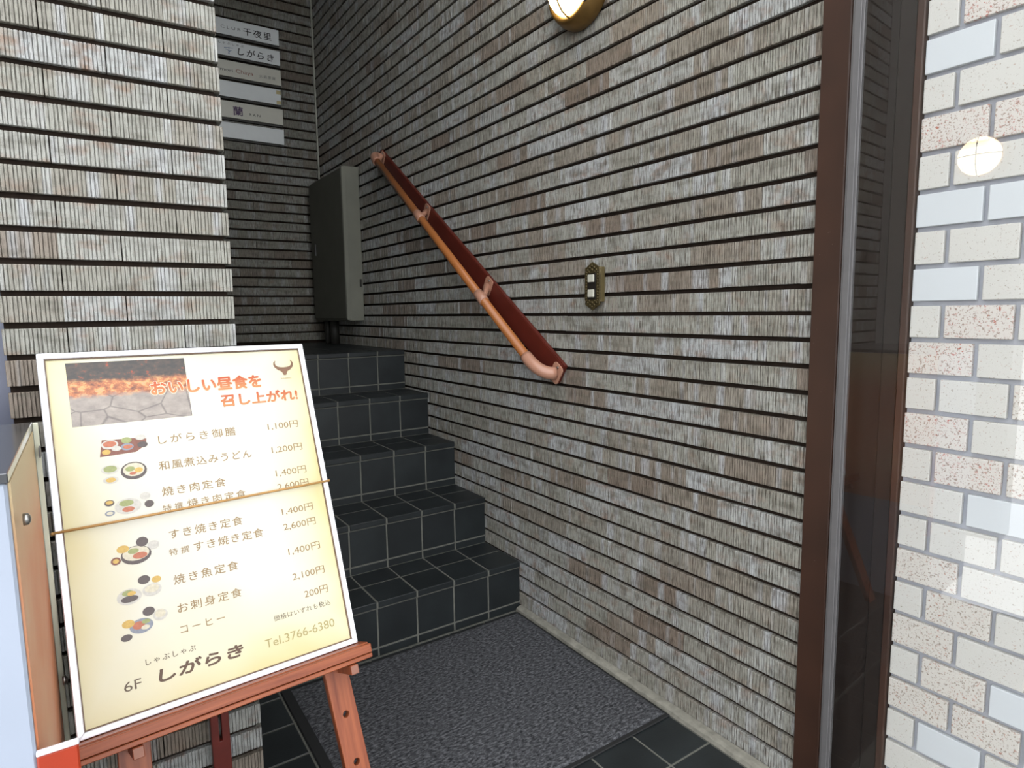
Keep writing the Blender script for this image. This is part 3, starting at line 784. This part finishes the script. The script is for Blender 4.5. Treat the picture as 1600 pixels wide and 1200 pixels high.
t.set(t.ramp(t.math('MULTIPLY', sx.outputs[1], 28.0), [(0.1, srgb(226, 150, 92)), (0.9, srgb(212, 70, 30))]), 0.5); head_ink = t.m
halo = plain('cream_headline_halo', srgb(252, 240, 214), 0.5, var=0.01)
def menu_text(body, u, v, wdt, hgt, mat, bold=0.0, z=PZ, shear=0.0, spaced=True):
    o = link('lettering', text_mesh(body, wdt, hgt, bold, shear, spaced), mat, sg); o.location = (u, v, z); return o
rows = [('しがらき御膳', .180, .488, .146, .018), ('和風煮込みうどん', .175, .4355, .176, .018), ('焼き肉定食', .174, .384, .117, .018), ('焼き肉定食', .2155, .3535, .111, .017),
        ('すき焼き定食', .176, .2995, .136, .018), ('すき焼き定食', .2155, .2665, .133, .018), ('焼き魚定食', .173, .213, .117, .018), ('お刺身定食', .173, .1595, .116, .018), ('コーヒー', .173, .1225, .078, .014)]
for b_, u, v, w_, h_ in rows: menu_text(b_, u, v, w_, h_, menu_ink, 0.008)
for v in (.354, .268): menu_text('特撰', .172, v, .035, .013, menu_ink, 0.008)
for b_, v, u in (('1,100円', .489, .394), ('1,200円', .436, .394), ('1,400円', .384, .394), ('2,600円', .354, .393), ('1,400円', .2995, .393), ('2,600円', .267, .391), ('1,400円', .214, .392), ('2,100円', .161, .392), ('200円', .120, .410)):
    menu_text(b_, u, v, .461 - u, .0165, menu_ink, 0.004)
menu_text('おいしい昼食を', .180, .590, .216, .029, halo, 0.09, PZ + .0002); menu_text('おいしい昼食を', .180, .590, .216, .029, head_ink, 0.04, PZ + .0004)
menu_text('召し上がれ!', .307, .553, .164, .026, head_ink, 0.04, PZ + .0004)
menu_text('価格はいずれも税込', .341, .0930, .120, .0115, dark_ink, 0.0)
menu_text('Tel.3766-6380', .317, .0475, .145, .0165, olive_ink, 0.0)
menu_text('しゃぶしゃぶ', .111, .0855, .083, .0105, dark_ink, 0.01)
menu_text('しがらき', .129, .0500, .146, .0225, plain('dark_brown_logo_ink', srgb(104, 74, 52), 0.5), 0.045, PZ, 0.12, False)
menu_text('6F', .074, .0520, .027, .0165, dark_ink, 0.0)
# horned emblem
def emblem():
    L = [(0, -.0165), (.0035, -.0155), (.005, -.010), (.0078, -.0065), (.014, -.0035), (.0205, .003), (.0228, .010), (.0212, .0155), (.0165, .0195), (.0186, .0135), (.0178, .0085), (.0135, .0045), (.007, .0028), (0, .0022)]
    pts = L + [(-x, y) for x, y in L[-2:0:-1]]
    return plate_mesh(pts, (), 0.0003, 'horned_emblem')
em = link('horned_emblem', emblem(), plain('brown_emblem_ink', srgb(142, 104, 78), 0.5), sg); em.location = (.452, .630, PZ + .0002)
menu_text('SHIGARAKI', .441, .6045, .024, .0032, menu_ink)
# photograph of glowing coals and grill stones, a printed picture
t = NT('printed_charcoal_photo'); o_ = t.obj(); sx = t.n('ShaderNodeSeparateXYZ'); t.l(o_, sx.inputs[0])
vv = t.math('DIVIDE', sx.outputs[1], 0.126); uu = t.math('DIVIDE', sx.outputs[0], 0.205)
n1 = t.noise(t.comb(t.math('MULTIPLY', uu, 7.0), t.math('MULTIPLY', vv, 6.0)), 1.0, 4, 0.65); n2 = t.noise(t.comb(t.math('MULTIPLY', uu, 14.0), t.math('MULTIPLY', vv, 12.0), 3.0), 1.0, 3, 0.7)
v2 = t.math('ADD', vv, t.math('MULTIPLY', t.math('SUBTRACT', n1, 0.5), 0.22))
stone = t.ramp(n1, [(0.3, srgb(150, 138, 132)), (0.7, srgb(196, 184, 172))])
vor = t.n('ShaderNodeTexVoronoi', feature='DISTANCE_TO_EDGE'); vor.inputs['Scale'].default_value = 3.2; t.l(t.comb(uu, vv), vor.inputs['Vector'])
stone = t.mix(t.ramp(vor.outputs['Distance'], [(0.0, GREY(0.7)), (0.035, GREY(0))]), stone, srgb(96, 84, 82))
fire = t.ramp(n2, [(0.32, srgb(120, 70, 50)), (0.5, srgb(206, 120, 70)), (0.6, srgb(240, 180, 110)), (0.72, srgb(200, 170, 140))])
night = t.ramp(n2, [(0.4, srgb(52, 46, 42)), (0.6, srgb(84, 66, 54)), (0.68, srgb(180, 70, 30))])
c = t.mix(t.ramp(v2, [(0.42, GREY(0)), (0.50, GREY(1))]), stone, fire); c = t.mix(t.ramp(v2, [(0.66, GREY(0)), (0.74, GREY(1))]), c, night)
t.set(c, 0.35, coat=0.2)
ph = link('printed_photo', box_mesh((0, 0, 0), (0.205, 0.126, 0.0002), 0, 1, 'printed_photo'), t.m, sg); ph.location = (.043, .540, PZ - .0002)
# little printed pictures of the dishes
dm = {k: plain('print_' + k, c, 0.5, var=0.1, scale=200) for k, c in dict(lacquer=srgb(150, 96, 80), black_bowl=srgb(104, 92, 90), plate=srgb(228, 224, 214), egg=srgb(236, 196, 104), green=srgb(176, 184, 122), red=srgb(212, 128, 96), cream=srgb(240, 232, 206), blue=srgb(158, 164, 178)).items()}
dkeys = list(dm)
def dish(u, v, items, backdrop=None):
    """items: (kind, cu, cv, ru, rv) in mm from the picture's lower left"""
    bm = bmesh.new(); zz = 0.0
    if backdrop:
        k, pts = backdrop
        bm.faces.new([bm.verts.new((x / 1000, y / 1000, zz)) for x, y in pts]).material_index = dkeys.index(k)
    for k, cu_, cv_, ru, rv in items:
        zz += 0.00004
        bm.faces.new([bm.verts.new((x, y, zz)) for x, y in circle(cu_ / 1000, cv_ / 1000, ru / 1000, rv / 1000, 20)]).material_index = dkeys.index(k)
    o = link('dish_picture', to_mesh(bm, 'dish_picture'), [dm[k] for k in dkeys], sg); o.location = (u, v, PZ); return o
dish(.080, .477, [('plate', 18, 22, 14, 9), ('red', 18, 23, 11, 6), ('green', 46, 27, 9, 6), ('blue', 46, 14, 11, 7), ('red', 47, 14, 8, 4), ('plate', 28, 13, 8, 5), ('egg', 11, 8, 7, 5), ('plate', 70, 30, 9, 5.5), ('black_bowl', 72, 15, 9, 6)], ('lacquer', [(0, 0), (60, 2), (78, 14), (80, 26), (58, 30), (6, 32)]))
dish(.078, .423, [('plate', 16, 28, 15, 9), ('green', 16, 29, 11, 6.5), ('plate', 15, 8, 13, 7), ('egg', 15, 8, 8, 4.5), ('black_bowl', 54, 20, 22, 17), ('cream', 54, 22, 18, 13), ('green', 48, 24, 8, 5), ('egg', 62, 20, 7, 5), ('red', 52, 15, 6, 3)])
dish(.075, .357, [('plate', 40, 20, 22, 15), ('green', 38, 26, 12, 6), ('red', 40, 14, 10, 5), ('black_bowl', 11, 31, 8, 6), ('egg', 11, 32, 6, 3.5), ('plate', 70, 34, 9, 7), ('black_bowl', 75, 18, 8, 7), ('blue', 10, 12, 8, 5), ('cream', 10, 12, 5, 3)])
dish(.078, .262, [('black_bowl', 40, 22, 25, 17), ('cream', 40, 25, 22, 13), ('green', 36, 30, 9, 5), ('red', 46, 20, 12, 6), ('egg', 20, 37, 10, 7), ('black_bowl', 52, 44, 10, 9), ('plate', 70, 34, 10, 8), ('lacquer', 7, 18, 8, 7), ('egg', 7, 18, 5, 4)])
dish(.079, .190, [('plate', 20, 22, 20, 14), ('black_bowl', 20, 18, 14, 6), ('green', 18, 29, 9, 5), ('egg', 24, 27, 7, 4), ('black_bowl', 46, 46, 10, 8), ('plate', 57, 25, 16, 11), ('cream', 57, 27, 12, 7), ('egg', 66, 42, 8, 6)])
dish(.078, .132, [('blue', 34, 24, 19, 13), ('red', 30, 26, 10, 7), ('green', 42, 30, 7, 4), ('cream', 40, 20, 7, 4), ('egg', 14, 33, 10, 7), ('black_bowl', 48, 46, 10, 8), ('plate', 66, 35, 12, 10), ('cream', 66, 37, 9, 7), ('black_bowl', 9, 10, 9, 6)])

# elastic cord stretched around the sign
cp = [(-0.002, .3505, .0030), (.10, .3510, .0031), (.25, .3530, .0031), (.40, .3550, .0031), (.505, .3562, .0030), (.5062, .3562, -.004), (.5062, .3560, -.018), (.5052, .3560, -.0230), (.25, .354, -.0232), (-.0022, .3505, -.0230), (-.0045, .3505, -.018), (-.0045, .3505, -.002), (-.002, .3505, .0030)]
ec = tag(link('elastic_cord', tube_mesh([SM @ Vector(p) for p in cp], 0.0025, 8), MAT['cord']), 'tan elastic cord stretched around the menu sign', 'cord')

# easel
ea = tag(empty('easel'), 'reddish brown wooden display easel holding the menu sign', 'easel'); ea.matrix_basis = SM
lz = [(-0.012, -0.032, -0.012), (0.517, -0.008, 0.044)]
bm = bmesh.new()
bm_box(bm, (-0.015, -0.031, -0.0235), (0.5125, -0.0012, 0.030)); bm_box(bm, (-0.015, -0.021, 0.0302), (0.5125, -0.0035, 0.0440)); bm_box(bm, (-0.015, -0.031, 0.0302), (0.5125, -0.0225, 0.0425))
bmesh.ops.bevel(bm, geom=bm.edges[:], offset=0.0012, segments=1, affect='EDGES')
link('ledge', to_mesh(bm, 'ledge'), MAT['wood_x'], ea)
VB = -0.512
def leg_plate(c0, c1, v0, v1, wd, holes):
    out = [(c0 - wd / 2, v0), (c0 + wd / 2, v0), (c1 + wd / 2, v1), (c1 - wd / 2, v1)]
    hs = []
    for hv in holes:
        t_ = (hv - v0) / (v1 - v0); hs.append(circle(c0 + (c1 - c0) * t_, hv, 0.0078, None, 18))
    return plate_mesh(out, hs, 0.020, 'leg', 0.0012)
HV = [-0.135, -0.232, -0.33, -0.43, 0.06, 0.16, 0.26, 0.36]
for (c0, c1) in ((0.4775, 0.425), (0.060, 0.108)):
    o = link('front_leg', leg_plate(c0, c1, VB, 0.60, 0.048, HV), MAT['wood'], ea); o.location = (0, 0, -0.0375)
for uc in (0.4665, 0.079):
    o = link('peg', box_mesh((uc - 0.0085, -0.0505, -0.046), (uc + 0.0085, -0.0325, 0.050), 0.001, 1, 'peg'), [MAT['wood'], MAT['wood_end']], ea)
    for f in o.data.polygons:
        if f.normal.z > 0.9: f.material_index = 1
link('cross_bar', box_mesh((0.090, -0.020, -0.068), (0.452, 0.014, -0.049), 0.0015, 1, 'cross_bar'), MAT['wood_dark'], ea)
link('top_bar', box_mesh((0.088, 0.540, -0.068), (0.446, 0.590, -0.049), 0.0015, 1, 'top_bar'), MAT['wood'], ea)
# rear prop, upright between the easel and the pillar
SI = SM.inverted()
def prop():
    me = plate_mesh([(-0.018, 0), (0.018, 0), (0.018, 0.90), (-0.018, 0.90)], [[(-0.0045, 0.195), (-0.0045, 0.275), (0.0045, 0.275), (0.0045, 0.195)]], 0.022, 'rear_leg', 0.0012)
    return me
top = SM @ Vector((0.270, 0.565, -0.080)); bot = Vector((-1.176, -0.470, 0.0))
zd = (top - bot); ln = zd.length; zd.normalize(); xd = Vector((1, 0, 0)); xd = (xd - zd * xd.dot(zd)).normalized(); yd = xd.cross(zd) * -1
o = link('rear_leg', prop(), MAT['wood_dark'], ea)
Mx = Matrix((xd, zd, xd.cross(zd))).transposed().to_4x4(); Mx.translation = bot
o.matrix_basis = SI @ Mx @ Matrix.Diagonal((1, ln / 0.90, 1, 1))
o2 = link('bolt', lathe_mesh([(0, 0), (0.006, 0), (0.006, 0.004), (0, 0.006)], 12), MAT['screw'], ea)
o2.matrix_basis = SI @ Matrix.Translation(bot + zd * 0.300 + Vector((-0.002, -0.0125, 0))) @ Matrix.Rotation(math.pi / 2, 4, 'X')

# ------------------------------------------------------------------ display case at the left edge
KREF = 0.62
XR = -1.446; YB0, YF0, ZT = -0.642, -1.062, 1.012
dc = tag(empty('display_case', (XR - 0.24, -0.85, 0)), 'white steel display case with an orange poster on its side, left of the menu sign', 'display case')
ch(box('case_body', (XR - 0.48, YF0, 0.0), (XR - 0.006, YB0, ZT - 0.012), plain('bluish_white_case_paint', srgb(188, 198, 216), 0.45, var=0.03, scale=6), None, 0.003), dc)
ch(box('case_top', (XR - 0.482, YF0 - 0.002, ZT - 0.0118), (XR - 0.004, YB0 + 0.001, ZT), plain('grey_reflective_case_top', srgb(120, 122, 126), 0.16, 0.7, var=0.04), None, 0.001), dc)
t = NT('glare_paled_poster_print'); p_ = t.pos(); n1 = t.noise(p_, 5, 3); sx = t.n('ShaderNodeSeparateXYZ'); t.l(p_, sx.inputs[0])
c = t.ramp(n1, [(0.3, srgb(240, 150, 104)), (0.6, srgb(246, 178, 136)), (0.75, srgb(248, 204, 164))])  # red poster paled to peach: grazing glare put into the colour
c = t.mix(t.ramp(sx.outputs[2], [(0.86, GREY(0)), (0.985, GREY(0.8))]), c, srgb(244, 228, 180))
t.set(c, 0.5, spec=0.3)
po = ch(box('side_poster', (XR - 0.0058, YF0 + 0.012, 0.40), (XR - 0.0035, YB0 - 0.012, ZT - 0.014), t.m), dc)
ch(box('edge_strip', (XR - 0.004, YB0 - 0.0038, 0.395), (XR + 0.004, YB0 + 0.0015, ZT - 0.001), plain('cream_acrylic_edge', srgb(240, 240, 216), 0.3, var=0.02), None, 0.001), dc)
for (y, z) in ((-1.028, 0.946), (-0.668, 0.556)):
    o = link('fixing_cap', lathe_mesh([(0, 0), (0.0075, 0), (0.0072, 0.005), (0.004, 0.0075), (0, 0.0082)], 16), MAT['screw']); o.parent = dc; o.matrix_parent_inverse = dc.matrix_basis.inverted()
    o.matrix_basis = Matrix.Translation((XR + 0.0028, y, z)) @ Matrix.Rotation(math.pi / 2, 4, 'Y')
ch(box('corner_clip', (XR + 0.0027, -0.672, 0.955), (XR + 0.0050, -0.650, 0.972), MAT['silver'], None, 0.0005), dc)
ch(box('red_plinth', (XR - 0.006, YF0 - 0.0030, 0.30), (XR + 0.036, YF0 + 0.006, 0.662), plain('red_orange_plinth_paint', srgb(196, 66, 34), 0.4, var=0.12, scale=12), None, 0.002), dc)
ch(box('plinth_edge', (XR - 0.006, YF0 - 0.0045, 0.6622), (XR + 0.037, YF0 + 0.003, 0.668), MAT['frame_silver'], None, 0.001), dc)
bpy.context.view_layer.update()
